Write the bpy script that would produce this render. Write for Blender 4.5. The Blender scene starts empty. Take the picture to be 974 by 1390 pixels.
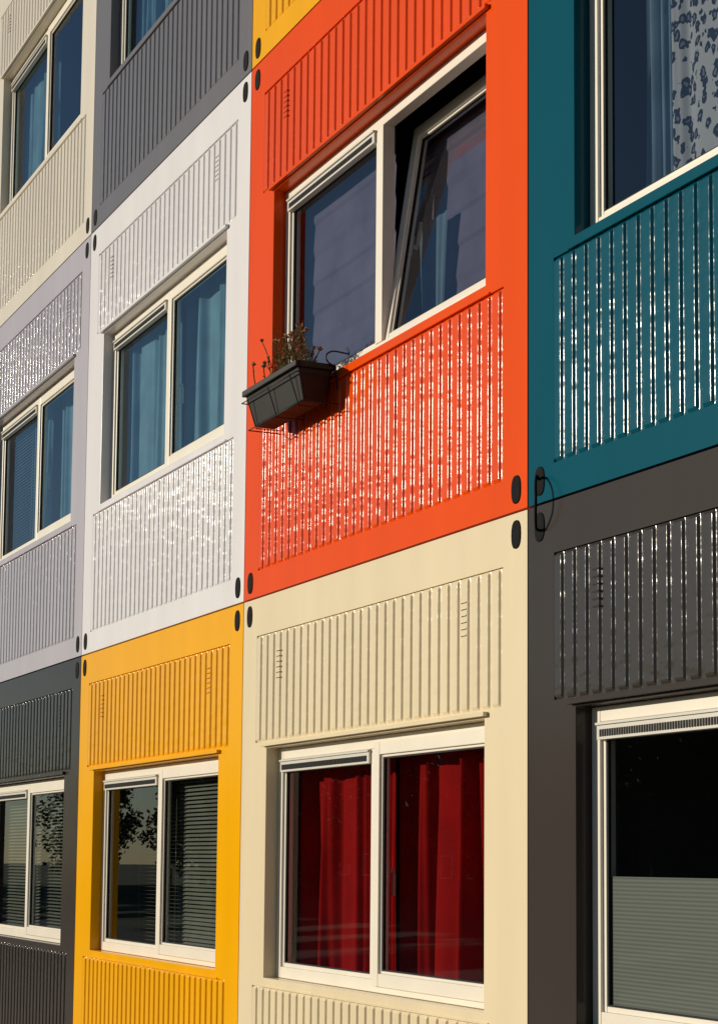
import bpy, math, random
from mathutils import Vector, Matrix
random.seed(7)
scene=bpy.context.scene
W=2.9225; H=2.9
SUN_A=math.radians(33); SUN_E=math.radians(13.5)

# ---------------------------------------------------------------- materials
def newmat(name):
    m=bpy.data.materials.new(name); m.use_nodes=True
    nt=m.node_tree; b=nt.nodes["Principled BSDF"]
    return m,nt,b
def paint(name,col,rough=0.18,wave=0.03,var=0.06,spec=.16,wscale=(1.6,1,1.0)):
    m,nt,b=newmat(name)
    tc=nt.nodes.new("ShaderNodeTexCoord")
    n=nt.nodes.new("ShaderNodeTexNoise"); n.inputs["Scale"].default_value=1.3; n.inputs["Detail"].default_value=6
    mp=nt.nodes.new("ShaderNodeMapping"); mp.inputs["Scale"].default_value=(3.0,1,0.5)
    nt.links.new(tc.outputs["Object"],mp.inputs[0]); nt.links.new(mp.outputs[0],n.inputs["Vector"])
    r=nt.nodes.new("ShaderNodeValToRGB")
    r.color_ramp.elements[0].position=.3; r.color_ramp.elements[1].position=.75
    r.color_ramp.elements[0].color=tuple(c*(1-var) for c in col)+(1,)
    r.color_ramp.elements[1].color=tuple(min(1,c*(1+var*.6)) for c in col)+(1,)
    nt.links.new(n.outputs["Fac"],r.inputs[0]); nt.links.new(r.outputs[0],b.inputs["Base Color"])
    b.inputs["Roughness"].default_value=rough; b.inputs["Specular IOR Level"].default_value=spec
    w=nt.nodes.new("ShaderNodeTexNoise"); w.inputs["Scale"].default_value=7; w.inputs["Detail"].default_value=2
    mp2=nt.nodes.new("ShaderNodeMapping"); mp2.inputs["Scale"].default_value=wscale
    nt.links.new(tc.outputs["Object"],mp2.inputs[0]); nt.links.new(mp2.outputs[0],w.inputs["Vector"])
    bu=nt.nodes.new("ShaderNodeBump"); bu.inputs["Strength"].default_value=wave; bu.inputs["Distance"].default_value=.012
    nt.links.new(w.outputs["Fac"],bu.inputs["Height"])
    f=nt.nodes.new("ShaderNodeTexNoise"); f.inputs["Scale"].default_value=160; f.inputs["Detail"].default_value=2
    nt.links.new(tc.outputs["Object"],f.inputs["Vector"])
    b2=nt.nodes.new("ShaderNodeBump"); b2.inputs["Strength"].default_value=.06; b2.inputs["Distance"].default_value=.001
    nt.links.new(f.outputs["Fac"],b2.inputs["Height"]); nt.links.new(bu.outputs[0],b2.inputs["Normal"])
    nt.links.new(b2.outputs[0],b.inputs["Normal"])
    return m
def plain(name,col,rough=.5,scale=20,var=.12,metal=0,spec=.5):
    m,nt,b=newmat(name)
    tc=nt.nodes.new("ShaderNodeTexCoord")
    n=nt.nodes.new("ShaderNodeTexNoise"); n.inputs["Scale"].default_value=scale; n.inputs["Detail"].default_value=5
    nt.links.new(tc.outputs["Object"],n.inputs["Vector"])
    r=nt.nodes.new("ShaderNodeValToRGB")
    r.color_ramp.elements[0].position=.3; r.color_ramp.elements[1].position=.7
    r.color_ramp.elements[0].color=tuple(c*(1-var) for c in col)+(1,)
    r.color_ramp.elements[1].color=tuple(min(1,c*(1+var)) for c in col)+(1,)
    nt.links.new(n.outputs["Fac"],r.inputs[0]); nt.links.new(r.outputs[0],b.inputs["Base Color"])
    b.inputs["Roughness"].default_value=rough; b.inputs["Metallic"].default_value=metal; b.inputs["Specular IOR Level"].default_value=spec
    return m
def glassmat():
    m=bpy.data.materials.new("window_glass"); m.use_nodes=True; nt=m.node_tree
    nt.nodes.clear()
    o=nt.nodes.new("ShaderNodeOutputMaterial"); mix=nt.nodes.new("ShaderNodeMixShader")
    t=nt.nodes.new("ShaderNodeBsdfTransparent"); t.inputs[0].default_value=(.80,.85,.86,1)
    g=nt.nodes.new("ShaderNodeBsdfGlossy"); g.inputs["Roughness"].default_value=0.0; g.inputs[0].default_value=(.9,.95,1,1)
    lw=nt.nodes.new("ShaderNodeLayerWeight"); lw.inputs[0].default_value=.5
    p=nt.nodes.new("ShaderNodeMath"); p.operation='POWER'; p.inputs[1].default_value=4
    ma=nt.nodes.new("ShaderNodeMath"); ma.operation='MULTIPLY_ADD'; ma.inputs[1].default_value=.9; ma.inputs[2].default_value=.08; ma.use_clamp=True
    nt.links.new(lw.outputs["Facing"],p.inputs[0]); nt.links.new(p.outputs[0],ma.inputs[0])
    nt.links.new(ma.outputs[0],mix.inputs[0]); nt.links.new(t.outputs[0],mix.inputs[1]); nt.links.new(g.outputs[0],mix.inputs[2])
    tc=nt.nodes.new("ShaderNodeTexCoord"); n=nt.nodes.new("ShaderNodeTexNoise"); n.inputs["Scale"].default_value=1.4; n.inputs["Detail"].default_value=0
    nt.links.new(tc.outputs["Object"],n.inputs["Vector"])
    bu=nt.nodes.new("ShaderNodeBump"); bu.inputs["Strength"].default_value=.06; bu.inputs["Distance"].default_value=.01
    nt.links.new(n.outputs["Fac"],bu.inputs["Height"]); nt.links.new(bu.outputs[0],g.inputs["Normal"])
    nt.links.new(mix.outputs[0],o.inputs[0]); return m
GLASS=glassmat()
BASE={
 'orange':(.80,.080,.0),'teal':(.000,.076,.112),'yellow':(.88,.42,.0),'cream':(.77,.66,.45),'off':(.76,.70,.59),
 'white':(.78,.76,.775),'lav':(.48,.455,.50),'grey':(.17,.165,.175),'dark':(.050,.042,.037)}
COL={}; COR={}
NM={'lav':'light_grey','dark':'dark_grey','off':'off_white'}
for k,v in BASE.items():
    nm=NM.get(k,k)
    COL[k]=paint(nm+"_paint",v)
    COR[k]=paint(nm+"_sheet_paint",v,rough=.15,wave=.30,spec=.5 if k not in('orange','yellow') else .4,wscale=(1.0,1,2.0))
PVC=plain("white_pvc",(.80,.75,.64),.35,3,.04)
BLACK=plain("black_rubber",(.006,.006,.007),.85,30,.3,spec=.15)
GASK=plain("gasket_rubber",(.015,.015,.015),.7,spec=.2)
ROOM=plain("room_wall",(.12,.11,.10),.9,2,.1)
SEAM=plain("seam_dark",(.02,.02,.02),.9)
WIRE=plain("black_wire",(.010,.010,.011),.5,spec=.3)
ALU=plain("grille_aluminium",(.6,.58,.52),.4,8,.05)

# ---------------------------------------------------------------- mesh builder
class MB:
    def __init__(s): s.v=[]; s.f=[]; s.m=[]; s.sm=[]
    def quad(s,a,b,c,d,mat=0,smooth=False):
        i=len(s.v); s.v+= [a,b,c,d]; s.f.append((i,i+1,i+2,i+3)); s.m.append(mat); s.sm.append(smooth)
    def box(s,x0,x1,y0,y1,z0,z1,mat=0):
        i=len(s.v)
        s.v+=[(x0,y0,z0),(x1,y0,z0),(x1,y1,z0),(x0,y1,z0),(x0,y0,z1),(x1,y0,z1),(x1,y1,z1),(x0,y1,z1)]
        for f in ((0,3,2,1),(4,5,6,7),(0,1,5,4),(1,2,6,5),(2,3,7,6),(3,0,4,7)):
            s.f.append(tuple(i+k for k in f)); s.m.append(mat); s.sm.append(False)
    def grid(s,rows,mat=0,smooth=True):
        i=len(s.v); n=len(rows[0])
        for r in rows: s.v+=r
        for a in range(len(rows)-1):
            for b in range(n-1):
                s.f.append((i+a*n+b,i+a*n+b+1,i+(a+1)*n+b+1,i+(a+1)*n+b)); s.m.append(mat); s.sm.append(smooth)
    def obj(s,name,mats,parent=None,bevel=0,loc=(0,0,0),merge=False):
        me=bpy.data.meshes.new(name); me.from_pydata(s.v,[],s.f)
        for m in mats: me.materials.append(m)
        for p,mi,sm in zip(me.polygons,s.m,s.sm): p.material_index=mi; p.use_smooth=sm
        me.update()
        if merge:
            import bmesh
            bm=bmesh.new(); bm.from_mesh(me); bmesh.ops.remove_doubles(bm,verts=bm.verts,dist=1e-5)
            bm.to_mesh(me); bm.free()
        o=bpy.data.objects.new(name,me); scene.collection.objects.link(o); o.location=loc
        if parent: o.parent=parent
        if bevel:
            b=o.modifiers.new("bevel",'BEVEL'); b.width=bevel; b.segments=2; b.limit_method='ANGLE'; b.angle_limit=math.radians(50)
        return o
def empty(name):
    e=bpy.data.objects.new(name,None); scene.collection.objects.link(e); return e
def curve(name,pts,r,mat,parent=None,cyc=False):
    c=bpy.data.curves.new(name,'CURVE'); c.dimensions='3D'; c.bevel_depth=r; c.bevel_resolution=2
    sp=c.splines.new('POLY'); sp.points.add(len(pts)-1)
    for i,p in enumerate(pts): sp.points[i].co=(*p,1)
    sp.use_cyclic_u=cyc
    c.materials.append(mat); o=bpy.data.objects.new(name,c); scene.collection.objects.link(o)
    if parent:o.parent=parent
    return o

building=empty("container_apartment_building")
PX0,PX1=.19,W-.19
WX0,WX1=.338,W-.338
WZ0,WZ1=.97,2.115
LZ0,LZ1=.14,.925
UZ0,UZ1=2.15,2.70
G=.005

def front_plate():
    m=MB()
    xs=[G,PX0,WX0,WX1,PX1,W-G]; zs=[G,LZ0,LZ1,WZ0,WZ1,UZ0,UZ1,H-G]
    def hole(i,j):
        if j in(1,5) and 1<=i<=3: return True
        if j==3 and i==2: return True
        return False
    for i in range(5):
        for j in range(7):
            if hole(i,j): continue
            m.quad((xs[i],0,zs[j]),(xs[i+1],0,zs[j]),(xs[i+1],0,zs[j+1]),(xs[i],0,zs[j+1]))
    def ring(x0,x1,z0,z1,d,inward=True):
        q=[((x0,0,z0),(x1,0,z0),(x1,d,z0),(x0,d,z0)),((x0,d,z1),(x1,d,z1),(x1,0,z1),(x0,0,z1)),
           ((x0,0,z0),(x0,d,z0),(x0,d,z1),(x0,0,z1)),((x1,d,z0),(x1,0,z0),(x1,0,z1),(x1,d,z1))]
        for a in q: m.quad(*(a if inward else a[::-1]))
    for (x0,x1,z0,z1,d) in ((PX0,PX1,LZ0,LZ1,.02),(PX0,PX1,UZ0,UZ1,.02),(WX0,WX1,WZ0,WZ1,.13)):
        ring(x0,x1,z0,z1,d)
    ring(G,W-G,G,H-G,.05,False)
    return m
def corr(m,z0,z1,seed):
    rnd=random.Random(seed)
    n=30; p=(PX1-PX0)/n
    prof=[]
    yo,yi=.0005,.0100
    s1,s2=.044,.0550
    s3=p-.0110
    def sm(t): return t*t*(3-2*t)
    for i in range(n):
        b=PX0+i*p; j=rnd.uniform(-.0008,.0003)
        prof.append((b,yo)); prof.append((b+.003,yo)); prof.append((b+.022,yo+j)); prof.append((b+.041,yo))
        for k in range(0,7):
            t=k/6; prof.append((b+s1+(s2-s1)*t, yo+(yi-yo)*sm(t)))
        prof.append((b+s2+.002,yi)); prof.append((b+s3-.002,yi))
        for k in range(0,6):
            t=k/6; prof.append((b+s3+(p-s3)*t, yi+(yo-yi)*sm(t)))
    prof.append((PX1,yo))
    levels=[(z0,0.0),(z0+.006,.3),(z0+.014,1.0),(z0+.017,1.0)]
    nz=4
    for k in range(1,nz): levels.append((z0+.017+(z1-z0-.034)*k/nz,1.0))
    levels+=[(z1-.017,1.0),(z1-.014,1.0),(z1-.006,.3),(z1,0.0)]
    rows=[[(x,yi+(y-yi)*f,z) for x,y in prof] for z,f in levels]
    m.grid(rows)
def ellipse(m,cx,cz,rx,rz,y,mat):
    n=20
    rings=[(1.0,0.0),(1.0,-.0025),(.9,-.004),(.55,-.004)]
    i0=len(m.v)
    for s,dy in rings:
        for k in range(n):
            a=2*math.pi*k/n
            c,sn=math.cos(a),math.sin(a)
            m.v.append((cx+rx*s*math.copysign(abs(c)**.8,c),y+dy,cz+rz*s*math.copysign(abs(sn)**.8,sn)))
    for r in range(len(rings)-1):
        for k in range(n):
            a=i0+r*n+k; b=i0+r*n+(k+1)%n
            m.f.append((a,b,b+n,a+n)); m.m.append(mat); m.sm.append(True)
    m.f.append(tuple(i0+(len(rings)-1)*n+k for k in range(n))); m.m.append(mat); m.sm.append(True)

def make_container(name,col,c,r):
    X0,Z0=c*W,r*H
    par=empty(name); par.parent=building; par.location=(X0,0,Z0)
    mat=COL[col]
    front_plate().obj("steel_front",[mat],par,bevel=.003,merge=True)
    m=MB(); corr(m,LZ0,LZ1,c*10+r); corr(m,UZ0,UZ1,c*10+r+5); m.obj("corrugated_panels",[COR[col]],par)
    m=MB()
    m.box(WX0-.03,WX1+.03,-.022,.001,WZ1+.008,WZ1+.026)
    m.box(WX0-.04,WX1+.04,-.006,.001,LZ1-.001,LZ1+.008)
    m.obj("drip_lips",[mat],par,bevel=.002)
    m=MB()
    for vx in (.475,W-.51):
        for k in range(6):
            z=2.46+k*.027
            m.box(vx-.022,vx+.022,-.0020,.004,z+.003,z+.0075,0)
            m.box(vx-.022,vx+.022,-.0008,.004,z,z+.003,1)
    m.obj("vent_louvres",[mat,SEAM],par)
    m=MB()
    for cx in (.088,W-.088):
        for cz in (.088,H-.088):
            ellipse(m,cx,cz,.036,.056,0,0)
    m.obj("corner_plugs",[BLACK],par)
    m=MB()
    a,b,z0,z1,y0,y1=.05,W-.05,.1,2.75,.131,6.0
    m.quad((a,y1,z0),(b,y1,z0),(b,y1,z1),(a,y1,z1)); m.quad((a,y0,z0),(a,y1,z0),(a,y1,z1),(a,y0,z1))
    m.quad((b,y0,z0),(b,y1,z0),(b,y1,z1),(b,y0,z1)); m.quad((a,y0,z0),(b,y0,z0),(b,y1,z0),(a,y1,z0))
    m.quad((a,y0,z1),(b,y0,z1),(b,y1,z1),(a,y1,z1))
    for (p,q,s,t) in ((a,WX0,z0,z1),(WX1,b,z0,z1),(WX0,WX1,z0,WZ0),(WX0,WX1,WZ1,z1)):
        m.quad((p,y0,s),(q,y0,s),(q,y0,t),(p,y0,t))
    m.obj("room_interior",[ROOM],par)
    return par

def frame_bars(m,x0,x1,z0,z1,y0,y1,t,mat=0,tb=None):
    tb=tb or t
    m.box(x0,x0+t,y0,y1,z0,z1,mat); m.box(x1-t,x1,y0,y1,z0,z1,mat)
    m.box(x0+t,x1-t,y0+.001,y1,z0,z0+tb,mat); m.box(x0+t,x1-t,y0+.001,y1,z1-tb,z1,mat)
XM=W/2
def make_window(par,tilt=0.0):
    w=empty("window"); w.parent=par
    m=MB()
    e=.002
    frame_bars(m,WX0+e,WX1-e,WZ0+e,WZ1-e,.066,.125,.055)
    m.box(XM-.035,XM+.035,.064,.125,WZ0+.058,WZ1-.058)
    frame_bars(m,WX0+.057,XM-.035,WZ0+.057,WZ1-.057,.078,.12,.020)
    m.obj("window_frame",[PVC],w,bevel=.003)
    m=MB()
    gx0,gx1=WX0+.058,XM-.037; gz1=WZ1-.060
    m.box(gx0,gx1,.052,.10,gz1-.062,gz1,0)
    k=gx0+.02
    while k<gx1-.02:
        m.box(k,k+.009,.0495,.055,gz1-.052,gz1-.026,1); k+=.0155
    m.box(gx0,gx1,.044,.056,gz1-.010,gz1-.002,0)
    m.obj("ventilation_grille",[ALU,SEAM],w)
    m=MB(); frame_bars(m,WX0+.077,XM-.055,WZ0+.077,WZ1-.12,.083,.095,.006); m.obj("gasket",[GASK],w)
    m=MB(); m.quad((WX0+.07,.09,WZ0+.07),(XM-.05,.09,WZ0+.07),(XM-.05,.09,WZ1-.08),(WX0+.07,.09,WZ1-.08)); m.obj("glass_pane",[GLASS],w)
    s=empty("opening_sash"); s.parent=w
    sx0,sx1=XM+.012,WX1-.02; hz=WZ1-WZ0-.06
    s.location=(0,.052,WZ0+.03)
    m=MB(); frame_bars(m,sx0,sx1,0,hz,0,.055,.058); frame_bars(m,sx0+.058,sx1-.058,.058,hz-.058,.012,.05,.012)
    m.obj("sash_frame",[PVC],s,bevel=.003)
    m=MB(); frame_bars(m,sx0+.07,sx1-.07,.07,hz-.07,.018,.03,.006); m.obj("sash_gasket",[GASK],s)
    m=MB(); m.quad((sx0+.066,.025,.066),(sx1-.066,.025,.066),(sx1-.066,.025,hz-.066),(sx0+.066,.025,hz-.066)); m.obj("sash_glass",[GLASS],s)
    m=MB(); m.box(sx0+.018,sx0+.042,.055,.068,.46,.56); m.box(sx0+.022,sx0+.038,.068,.095,.50,.52); m.box(sx0+.022,sx0+.038,.083,.099,.52 if tilt else .40,.64 if tilt else .5)
    m.obj("handle",[PVC],s,bevel=.004)
    if tilt:
        s.rotation_euler=(-tilt,0,0); s.location=(0,.075,WZ0+.03)
    return w

# ---------------------------------------------------------------- curtains
def fabric(name,col,tr=.35,pattern=None):
    m,nt,b=newmat(name)
    out=nt.nodes["Material Output"]
    b.inputs["Roughness"].default_value=.9; b.inputs["Base Color"].default_value=(*col,1); b.inputs["Specular IOR Level"].default_value=.1
    t=nt.nodes.new("ShaderNodeBsdfTranslucent"); t.inputs[0].default_value=(*col,1)
    mx=nt.nodes.new("ShaderNodeMixShader"); mx.inputs[0].default_value=tr
    nt.links.new(b.outputs[0],mx.inputs[1]); nt.links.new(t.outputs[0],mx.inputs[2]); nt.links.new(mx.outputs[0],out.inputs[0])
    tc=nt.nodes.new("ShaderNodeTexCoord")
    if pattern=='leopard':
        mp=nt.nodes.new("ShaderNodeMapping"); mp.inputs["Scale"].default_value=(27,4,21)
        nt.links.new(tc.outputs["Object"],mp.inputs[0])
        nz=nt.nodes.new("ShaderNodeTexNoise"); nz.inputs["Scale"].default_value=1.5
        nt.links.new(mp.outputs[0],nz.inputs["Vector"])
        ad=nt.nodes.new("ShaderNodeMixRGB"); ad.blend_type='ADD'; ad.inputs[0].default_value=.9
        nt.links.new(mp.outputs[0],ad.inputs[1]); nt.links.new(nz.outputs["Color"],ad.inputs[2])
        v=nt.nodes.new("ShaderNodeTexVoronoi"); v.inputs["Scale"].default_value=1.0
        nt.links.new(ad.outputs[0],v.inputs["Vector"])
        r=nt.nodes.new("ShaderNodeValToRGB"); cr=r.color_ramp; cr.interpolation='CONSTANT'
        cr.elements[0].position=0; cr.elements[0].color=(.16,.18,.24,1)
        cr.elements[1].position=.20; cr.elements[1].color=(.025,.035,.06,1)
        e=cr.elements.new(.45); e.color=(.42,.42,.46,1)
        nt.links.new(v.outputs["Distance"],r.inputs[0])
        nt.links.new(r.outputs[0],b.inputs["Base Color"]); nt.links.new(r.outputs[0],t.inputs[0])
    else:
        n=nt.nodes.new("ShaderNodeTexNoise"); n.inputs["Scale"].default_value=5; n.inputs["Detail"].default_value=6
        nt.links.new(tc.outputs["Object"],n.inputs["Vector"])
        r=nt.nodes.new("ShaderNodeValToRGB"); r.color_ramp.elements[0].position=.3; r.color_ramp.elements[1].position=.7
        r.color_ramp.elements[0].color=tuple(c*.8 for c in col)+(1,); r.color_ramp.elements[1].color=tuple(min(1,c*1.1) for c in col)+(1,)
        nt.links.new(n.outputs["Fac"],r.inputs[0]); nt.links.new(r.outputs[0],b.inputs["Base Color"]); nt.links.new(r.outputs[0],t.inputs[0])
    return m
F_RED=fabric("red_fabric",(.46,.006,.006)); F_SKYTINT=fabric("sky_tinted_fabric",(.22,.42,.52),.3); F_SHEER=fabric("sheer_fabric",(.22,.32,.42),.5)  # the blue fabric is white cloth with reflected sky put into its colour
F_LEO=fabric("leopard_fabric",(.6,.6,.6),.3,'leopard'); F_LAV=fabric("lavender_blind_fabric",(.165,.14,.21),.2); F_WH=fabric("blue_white_blind",(.34,.50,.58),.3)
def curtain(name,c,r,x0,x1,y,mat,z0=.8,z1=2.2,amp=.035,wl=.12,skew=0.0):
    rnd=random.Random(c*131+r*17+int(x0*100))
    n=int((x1-x0)/.008); ph=[rnd.uniform(0,6.28) for _ in range(4)]
    rows=[]
    for k in range(13):
        t=k/12; z=z0+(z1-z0)*t; row=[]
        for i in range(n+1):
            u=i/n*(x1-x0)
            uu=u+.35*wl*math.sin(u*7+ph[2])+.2*wl*math.sin(u*17+ph[3])
            a=amp*(1.1-.35*t)*(.75+.35*math.sin(u*4.1+ph[1]))
            yy=y+a*math.sin(2*math.pi*uu/wl+ph[0]+.5*math.sin(t*2+u*5))+.3*a*math.sin(2*math.pi*uu/(wl*.43)+ph[3]+t)
            xx=x0+u+skew*(1-t)*(u/(x1-x0)-.5)+.008*math.sin(t*4+u*9)
            row.append((xx,yy,z))
        rows.append(row)
    m=MB(); m.grid(rows); return m.obj(name,[mat],None,loc=(c*W,0,r*H))
def venetian(name,c,r,x0,x1,y,mat,z0=.95,z1=2.1,pitch=.024,ang=.5):
    m=MB(); z=z1
    while z>z0:
        d=.011; dy=d*math.cos(ang); dz=d*math.sin(ang)
        m.quad((x0,y-dy,z-dz),(x1,y-dy,z-dz),(x1,y+dy,z+dz),(x0,y+dy,z+dz)); z-=pitch
    for xx in (x0+.1,x1-.1): m.box(xx,xx+.003,y-.002,y+.002,z0,z1)
    m.box(x0,x1,y-.015,y+.015,z1,z1+.03)
    return m.obj(name,[mat],None,loc=(c*W,0,r*H))
def pleated(name,c,r,x0,x1,y,mat,z0=.95,z1=2.1,pitch=.16):
    rows=[]; n=60
    for k in range(n+1):
        z=z0+(z1-z0)*k/n; t=((z-z0)/pitch)%1
        yy=y+.008*(t)+ (.004 if t<.06 else 0)
        rows.append([(x0,yy,z),((x0+x1)/2,yy+.004,z),(x1,yy,z)])
    m=MB(); m.grid(rows,smooth=False); return m.obj(name,[mat],None,loc=(c*W,0,r*H))

LAY={
 3:{-4:'cream',-3:'grey',-2:'white',-1:'cream',0:'orange',1:'grey'},
 2:{-4:'yellow',-3:'off',-2:'grey',-1:'yellow',0:'lav',1:'white'},
 1:{-4:'teal',-3:'lav',-2:'white',-1:'orange',0:'teal',1:'yellow'},
 0:{-4:'orange',-3:'dark',-2:'yellow',-1:'cream',0:'dark',1:'white'}}
for r in LAY:
    for c,col in LAY[r].items():
        p=make_container(NM.get(col,col)+"_container",col,c,r)
        make_window(p,tilt=.15 if (c,r)==(-1,1) else 0)
m=MB()
for c in range(-4,3): m.box(c*W-.03,c*W+.03,.035,.048,0,4*H)
for r in range(0,5):
    for c in range(-4,2): m.box(c*W+.031,(c+1)*W-.031,.035,.048,max(0,r*H-.03),min(4*H,r*H+.03))
m.obj("seam_backing_bars",[SEAM],building)  # dark backing bars added behind the gaps, their colour standing for the shade inside
m=MB(); m.box(-4*W-.05,2*W+.05,-.03,6.3,4*H+.002,4*H+.12,0); m.box(-4*W,2*W,6.05,6.2,0,4*H,0)
m.box(-4*W-.02,-4*W,0,6.2,0,4*H,0); m.box(2*W,2*W+.02,0,6.2,0,4*H,0)
m.obj("roof_and_outer_walls",[COL['grey']],building,bevel=.01)
m=MB(); m.box(-4*W,2*W,.02,6.1,-.3,-.003); m.obj("concrete_plinth",[plain("concrete",(.3,.29,.27),.9,9)],building)

a0,a1=WX0-.03,WX1+.03
curtain("sky_tinted_curtain",-2,1,.46,1.40,.18,F_SKYTINT,wl=.19,amp=.03); curtain("sky_tinted_curtain",-2,1,1.46,2.62,.18,F_SKYTINT,wl=.21,amp=.03)
venetian("venetian_blind",-3,1,.34,1.05,.16,F_WH); curtain("sky_tinted_curtain",-3,1,1.0,1.4,.19,F_SKYTINT); curtain("sky_tinted_curtain",-3,1,1.65,2.6,.2,F_SKYTINT,wl=.18)
curtain("sky_tinted_curtain",-3,2,.35,1.25,.2,F_SKYTINT,wl=.18)
curtain("sky_tinted_curtain",-2,2,.35,1.0,.2,F_SKYTINT)
pleated("pleated_blind",-1,1,a0,1.42,.165,F_LAV); pleated("pleated_blind",-1,1,1.43,a1,.31,F_LAV)
curtain("sheer_curtain",-1,1,1.47,1.75,.27,F_SHEER,wl=.09,z1=1.60,skew=-.1,amp=.012)
curtain("sheer_curtain",0,1,.52,.72,.2,F_SHEER,wl=.07,amp=.02); curtain("leopard_print_curtain",0,1,.68,2.0,.19,F_LEO,wl=.24,amp=.025)
curtain("red_curtain",-1,0,.30,1.42,.20,F_RED,wl=.19,amp=.04); curtain("red_curtain",-1,0,1.48,2.7,.20,F_RED,wl=.24,amp=.045)
F_BL=fabric("grey_green_blind",(.27,.27,.21),.2)
venetian("venetian_blind",-2,0,XM+.05,a1,.17,F_BL,ang=.8); venetian("venetian_blind",-2,0,a0,1.2,.30,F_BL,ang=.1)  # second blind is added: its grey-green stands in for the reflected scene
venetian("venetian_blind",-3,0,a0,1.40,.18,F_BL,ang=.6); venetian("venetian_blind",-3,0,1.5,a1,.18,F_BL,ang=.5)
m,nt,b=newmat("frosted_stripe_film"); FILM=m
tc=nt.nodes.new("ShaderNodeTexCoord"); wv=nt.nodes.new("ShaderNodeTexWave"); wv.bands_direction='Z'; wv.inputs["Scale"].default_value=22
nt.links.new(tc.outputs["Object"],wv.inputs["Vector"]); rp=nt.nodes.new("ShaderNodeValToRGB")
rp.color_ramp.elements[0].color=(.09,.095,.07,1); rp.color_ramp.elements[1].color=(.17,.175,.14,1)
nt.links.new(wv.outputs["Fac"],rp.inputs[0]); nt.links.new(rp.outputs[0],b.inputs["Base Color"]); b.inputs["Roughness"].default_value=.6
m=MB(); m.quad((WX0+.08,.096,WZ0+.08),(XM-.058,.096,WZ0+.08),(XM-.058,.096,1.505),(WX0+.08,.096,1.505)); m.obj("frosted_window_film",[FILM],None)

# ---------------------------------------------------------------- flower box
fb=empty("flower_box")
PL=plain("planter_plastic",(.014,.011,.010),.55,12,.2,spec=.25); SOIL=plain("soil",(.03,.02,.012),.95,40,.3)
X0,X1,ZT,ZB=-2.43,-1.76,3.885,3.705
m=MB()
yt0,yt1,yb0,yb1=-.205,-.03,-.165,-.055
m.v+=[(X0+.03,yb0,ZB),(X1-.03,yb0,ZB),(X1-.03,yb1,ZB),(X0+.03,yb1,ZB),(X0+.006,yt0,ZT-.022),(X1-.006,yt0,ZT-.022),(X1-.006,yt1,ZT-.022),(X0+.006,yt1,ZT-.022)]
for f in ((0,3,2,1),(4,5,6,7),(0,1,5,4),(1,2,6,5),(2,3,7,6),(3,0,4,7)):
    m.f.append(f); m.m.append(0); m.sm.append(False)
m.obj("planter_body",[PL],fb,bevel=.008)
m=MB(); m.box(X0-.004,X1+.004,-.222,-.205,ZT-.026,ZT+.004); m.box(X0-.004,X1+.004,-.03,-.014,ZT-.026,ZT+.004)
m.box(X0-.0045,X0+.01,-.204,-.031,ZT-.026,ZT+.0035); m.box(X1-.01,X1+.0045,-.204,-.031,ZT-.026,ZT+.0035)
m.obj("planter_rim",[PL],fb,bevel=.004)
m=MB(); m.box(X0+.012,X1-.012,-.203,-.032,ZT-.03,ZT-.014); m.obj("soil",[SOIL],fb)
for x in (X0+.07,(X0+X1)/2,X1-.07):
    curve("rack_wire",[(x,-.004,ZT+.0),(x,-.03,ZB-.012),(x,-.17,ZB-.014),(x,-.222,ZT-.05)],.003,WIRE,fb)
for z,y in ((ZB-.008,-.18),(ZT-.055,-.218)):
    curve("rack_wire",[(X0-.012,-.004,z),(X0-.012,y,z),(X1+.012,y,z),(X1+.012,-.004,z)],.003,WIRE,fb)
for x in (X0-.012,X1+.012):
    pts=[(x,-.01,ZT-.12)]+[(x,-.02-.05*math.sin(a),ZT+.03-.035*math.cos(a)) for a in [k*math.pi/8 for k in range(9)]]+[(x,.05,ZT+.06)]
    curve("hook_wire",pts,.004,WIRE,fb)
PLANT=plain("dried_plant",(.26,.16,.06),.9,60,.4); PLG=plain("plant_green",(.20,.20,.05),.8,60,.3); HEAD=plain("dried_heads",(.32,.14,.07),.9,60,.4)
m=MB(); rnd=random.Random(3)
def blob(m,p,r,mat):
    i=len(m.v); n=6
    m.v.append((p[0],p[1],p[2]+r))
    for k in range(n):
        a=k*math.pi/3; rr=r*rnd.uniform(.7,1.2); m.v.append((p[0]+rr*math.cos(a),p[1]+rr*math.sin(a),p[2]+rnd.uniform(-.3,.3)*r))
    m.v.append((p[0],p[1],p[2]-r*.8))
    for k in range(n):
        a=i+1+k;b=i+1+(k+1)%n
        m.f.append((i,a,b)); m.m.append(mat); m.sm.append(False); m.f.append((i+1+n,b,a)); m.m.append(mat); m.sm.append(False)
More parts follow.
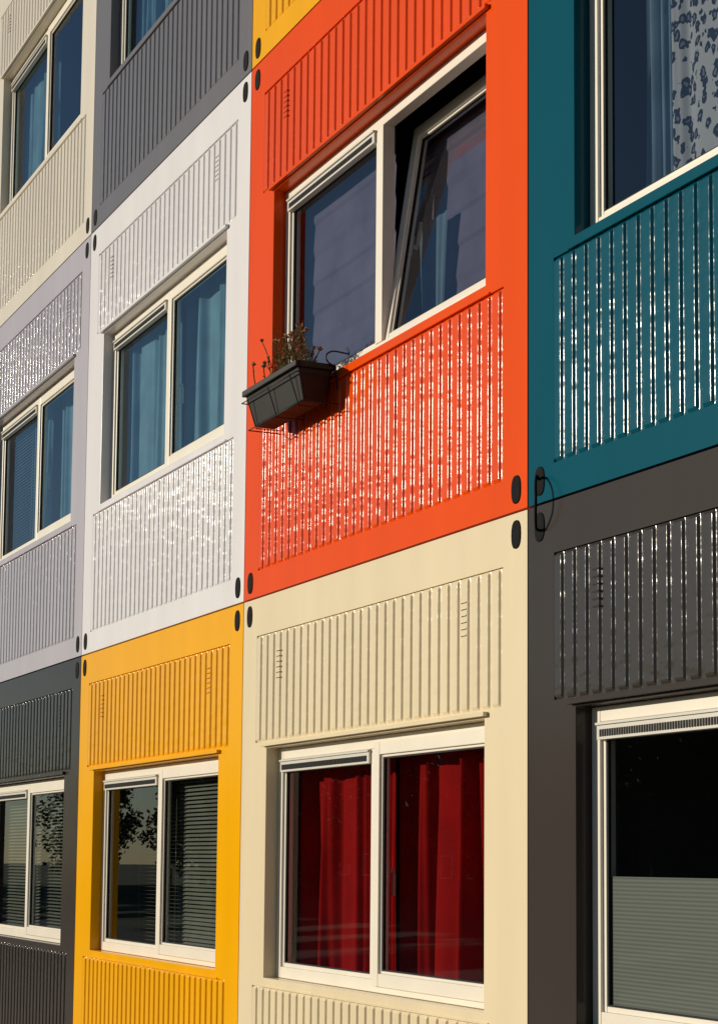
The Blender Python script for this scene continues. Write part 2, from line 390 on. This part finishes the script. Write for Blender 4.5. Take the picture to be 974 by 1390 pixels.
for s in range(85):
    x=rnd.choice([rnd.uniform(X0+.03,X1-.03),rnd.gauss(-2.02,.10)]); x=min(max(x,X0+.02),X1-.02); y=rnd.uniform(-.19,-.05)
    h=rnd.uniform(.07,.23) if abs(x+2.0)<.15 else rnd.uniform(.04,.15)
    dx,dy=rnd.uniform(-.08,.08),rnd.uniform(-.07,.03); prev=None
    for k in range(5):
        t=k/4; p=(x+dx*t*t,y+dy*t,ZT-.02+h*t)
        if prev:
            w=.003
            m.quad((prev[0]-w,prev[1],prev[2]),(prev[0]+w,prev[1],prev[2]),(p[0]+w,p[1],p[2]),(p[0]-w,p[1],p[2]),0)
            m.quad((prev[0],prev[1]-w,prev[2]),(prev[0],prev[1]+w,prev[2]),(p[0],p[1]+w,p[2]),(p[0],p[1]-w,p[2]),0)
            if rnd.random()<.8:
                a=rnd.uniform(0,6.28); L=rnd.uniform(.015,.036); q=(p[0]+L*math.cos(a),p[1]+L*math.sin(a),p[2]+rnd.uniform(-.01,.015))
                m.quad(p,(p[0]+.008,p[1],p[2]-.005),q,(p[0]-.005,p[1]+.004,p[2]+.008),rnd.choice([0,1]))
        prev=p
    if rnd.random()<.6: blob(m,prev,rnd.uniform(.009,.016),2)
m.obj("dried_plants",[PLANT,PLG,HEAD],fb)

pts=[]
P=[(.088,-.005,2.995),(.115,-.03,3.0),(.14,-.05,2.965),(.15,-.055,2.91),(.14,-.05,2.855),(.11,-.03,2.805),(.088,-.005,2.80)]
for i in range(len(P)-1):
    for k in range(4):
        t=k/4; p0=P[max(i-1,0)];p1=P[i];p2=P[i+1];p3=P[min(i+2,len(P)-1)]
        pts.append(tuple(.5*((2*p1[j])+(-p0[j]+p2[j])*t+(2*p0[j]-5*p1[j]+4*p2[j]-p3[j])*t*t+(-p0[j]+3*p1[j]-3*p2[j]+p3[j])*t**3) for j in range(3)))
pts.append(P[-1]); curve("hanging_cable",pts,.0055,BLACK)

# ---------------------------------------------------------------- ground & surroundings (seen in the window reflections)
m=MB(); m.quad((-600,-600,-.28),(600,-600,-.28),(600,600,-.28),(-600,600,-.28)); m.obj("ground",[plain("grass_ground",(.05,.06,.022),.95,.5,.3,spec=.1)])
m=MB(); m.quad((-200,-12,-.27),(200,-12,-.27),(200,-4.7,-.27),(-200,-4.7,-.27)); m.obj("road",[plain("asphalt",(.05,.048,.045),.9,30,.2,spec=.1)])
m=MB(); m.box(-60,60,-4.5,0.015,-.3,-.15); m.obj("pavement",[plain("paving",(.22,.2,.17),.9,4,.2)])
m=MB(); m.box(-60,60,-4.62,-4.502,-.3,-.13); m.obj("kerb",[plain("kerb_stone",(.3,.3,.29),.9,9)])
BRK=plain("brick",(.20,.11,.07),.9,3,.3); ROOF=plain("roof_tiles",(.06,.045,.04),.8,3,.3); WIN=plain("dark_glass",(.03,.035,.04),.1)
for i in range(9):
    hx=-120+i*11.0; hy=-46-(i%2)*1.5
    h=empty("brick_house"); h.location=(hx,hy,-.27)
    m=MB(); m.box(-5.2,5.2,-8,0,0,6.0,0)
    m.v+=[(-5.4,.4,6),(5.4,.4,6),(5.4,-4,9),(-5.4,-4,9),(-5.4,-8.4,6),(5.4,-8.4,6)]; k=len(m.v)-6
    for f in ((0,1,2,3),(3,2,5,4),(1,5,2),(0,3,4),(0,4,5,1)): m.f.append(tuple(k+q for q in f)); m.m.append(1); m.sm.append(False)
    m.obj("walls_and_roof",[BRK,ROOF],h)
    m=MB()
    for fx in (-3.4,0,3.4):
        for fz in (.9,3.7):
            frame_bars(m,fx-.7,fx+.7,fz,fz+1.4,.0,.06,.09,0); m.quad((fx-.6,.02,fz+.1),(fx+.6,.02,fz+.1),(fx+.6,.02,fz+1.3),(fx-.6,.02,fz+1.3),1)
    m.obj("windows",[PVC,WIN],h)
LEAF=plain("foliage",(.06,.07,.022),.8,1.5,.5,spec=.2); BARK=plain("bark",(.06,.045,.03),.95,6,.3)
def treemesh(seed):
    rnd=random.Random(seed); m=MB()
    def limb(p,q,r0,r1):
        p,q=Vector(p),Vector(q); d=(q-p).normalized(); a=d.orthogonal().normalized(); b=d.cross(a); n=7
        ra=[tuple(p+r0*(math.cos(k*2*math.pi/n)*a+math.sin(k*2*math.pi/n)*b)) for k in range(n+1)]
        rb=[tuple(q+r1*(math.cos(k*2*math.pi/n)*a+math.sin(k*2*math.pi/n)*b)) for k in range(n+1)]
        m.grid([ra,rb],1)
    limb((0,0,0),(0.1,0,2.2),.2,.15); limb((.1,0,2.2),(0,.1,5),.15,.05)
    cl=[]
    for k in range(36):
        a=rnd.uniform(0,6.28); z=rnd.uniform(1.4,6.4); rr=rnd.uniform(.3,2.6)*(1-abs(z-3.8)/3.6)
        c=(rr*math.cos(a),rr*math.sin(a),z); cl.append(c)
        if k<12: limb((.05,0,max(1.5,z-1.4)),c,.07,.02)
    for c in cl:
        R=rnd.uniform(.6,1.0)
        for _ in range(75):
            v=Vector((rnd.gauss(0,1),rnd.gauss(0,1),rnd.gauss(0,.8))); v=v.normalized()*R*rnd.random()**.4
            p=Vector(c)+v; a=Vector((rnd.uniform(-1,1),rnd.uniform(-1,1),rnd.uniform(-1,1))).normalized(); b=a.orthogonal().normalized(); s=rnd.uniform(.10,.19)
            m.quad(tuple(p-a*s),tuple(p-b*s*.6),tuple(p+a*s),tuple(p+b*s*.6),0)
    return m
tm=[treemesh(s).obj("tree",[LEAF,BARK]) for s in (1,2)]
tm[0].location=(-30,-29,-.28); tm[1].location=(-36,-31,-.28)
rnd=random.Random(11)
for i in range(30):
    o=bpy.data.objects.new("tree",tm[i%2].data); scene.collection.objects.link(o)
    o.location=(-125+i*4.0+rnd.uniform(-1,1),-35+rnd.uniform(-3,3),-.28); s=rnd.uniform(.85,1.2); o.scale=(s,s,s); o.rotation_euler=(0,0,rnd.uniform(0,6))

# ---------------------------------------------------------------- light
w=bpy.data.worlds.new("World"); scene.world=w; w.use_nodes=True; nt=w.node_tree
bg=nt.nodes["Background"]; sky=nt.nodes.new("ShaderNodeTexSky"); sky.sky_type='NISHITA'; sky.sun_disc=False
sky.sun_elevation=SUN_E; sky.sun_rotation=SUN_A+math.pi; sky.dust_density=.1; sky.air_density=1.0; sky.ozone_density=3.0
nt.links.new(sky.outputs[0],bg.inputs[0]); bg.inputs[1].default_value=.055
L=bpy.data.lights.new("sun",'SUN'); L.energy=4.1; L.angle=math.radians(.53); L.color=(1,.89,.72)
so=bpy.data.objects.new("sun",L); scene.collection.objects.link(so)
ts=Vector((-math.sin(SUN_A)*math.cos(SUN_E),-math.cos(SUN_A)*math.cos(SUN_E),math.sin(SUN_E)))
so.rotation_euler=ts.to_track_quat('Z','Y').to_euler(); so.location=(-10,-15,12)

# ---------------------------------------------------------------- camera
Xc=Vector((.42710,.08391,.90030)).normalized(); Zc=Vector((.008894,.995235,-.097092)); Zc=(Zc-Xc*Zc.dot(Xc)).normalized(); Yc=Zc.cross(Xc)
Mw=Matrix((Xc,Yc,Zc))
cd=bpy.data.cameras.new("camera"); cam=bpy.data.objects.new("camera",cd); scene.collection.objects.link(cam)
cam.matrix_world=Matrix.Translation((6.006,-3.537,1.5495))@Mw.to_4x4()
cd.sensor_fit='AUTO'; cd.sensor_width=36; cd.lens=2500/1390*36; cd.shift_y=(926-695)/1390; cd.clip_end=2000
scene.camera=cam
scene.view_settings.view_transform='Standard'; scene.view_settings.look='None'; scene.view_settings.exposure=0
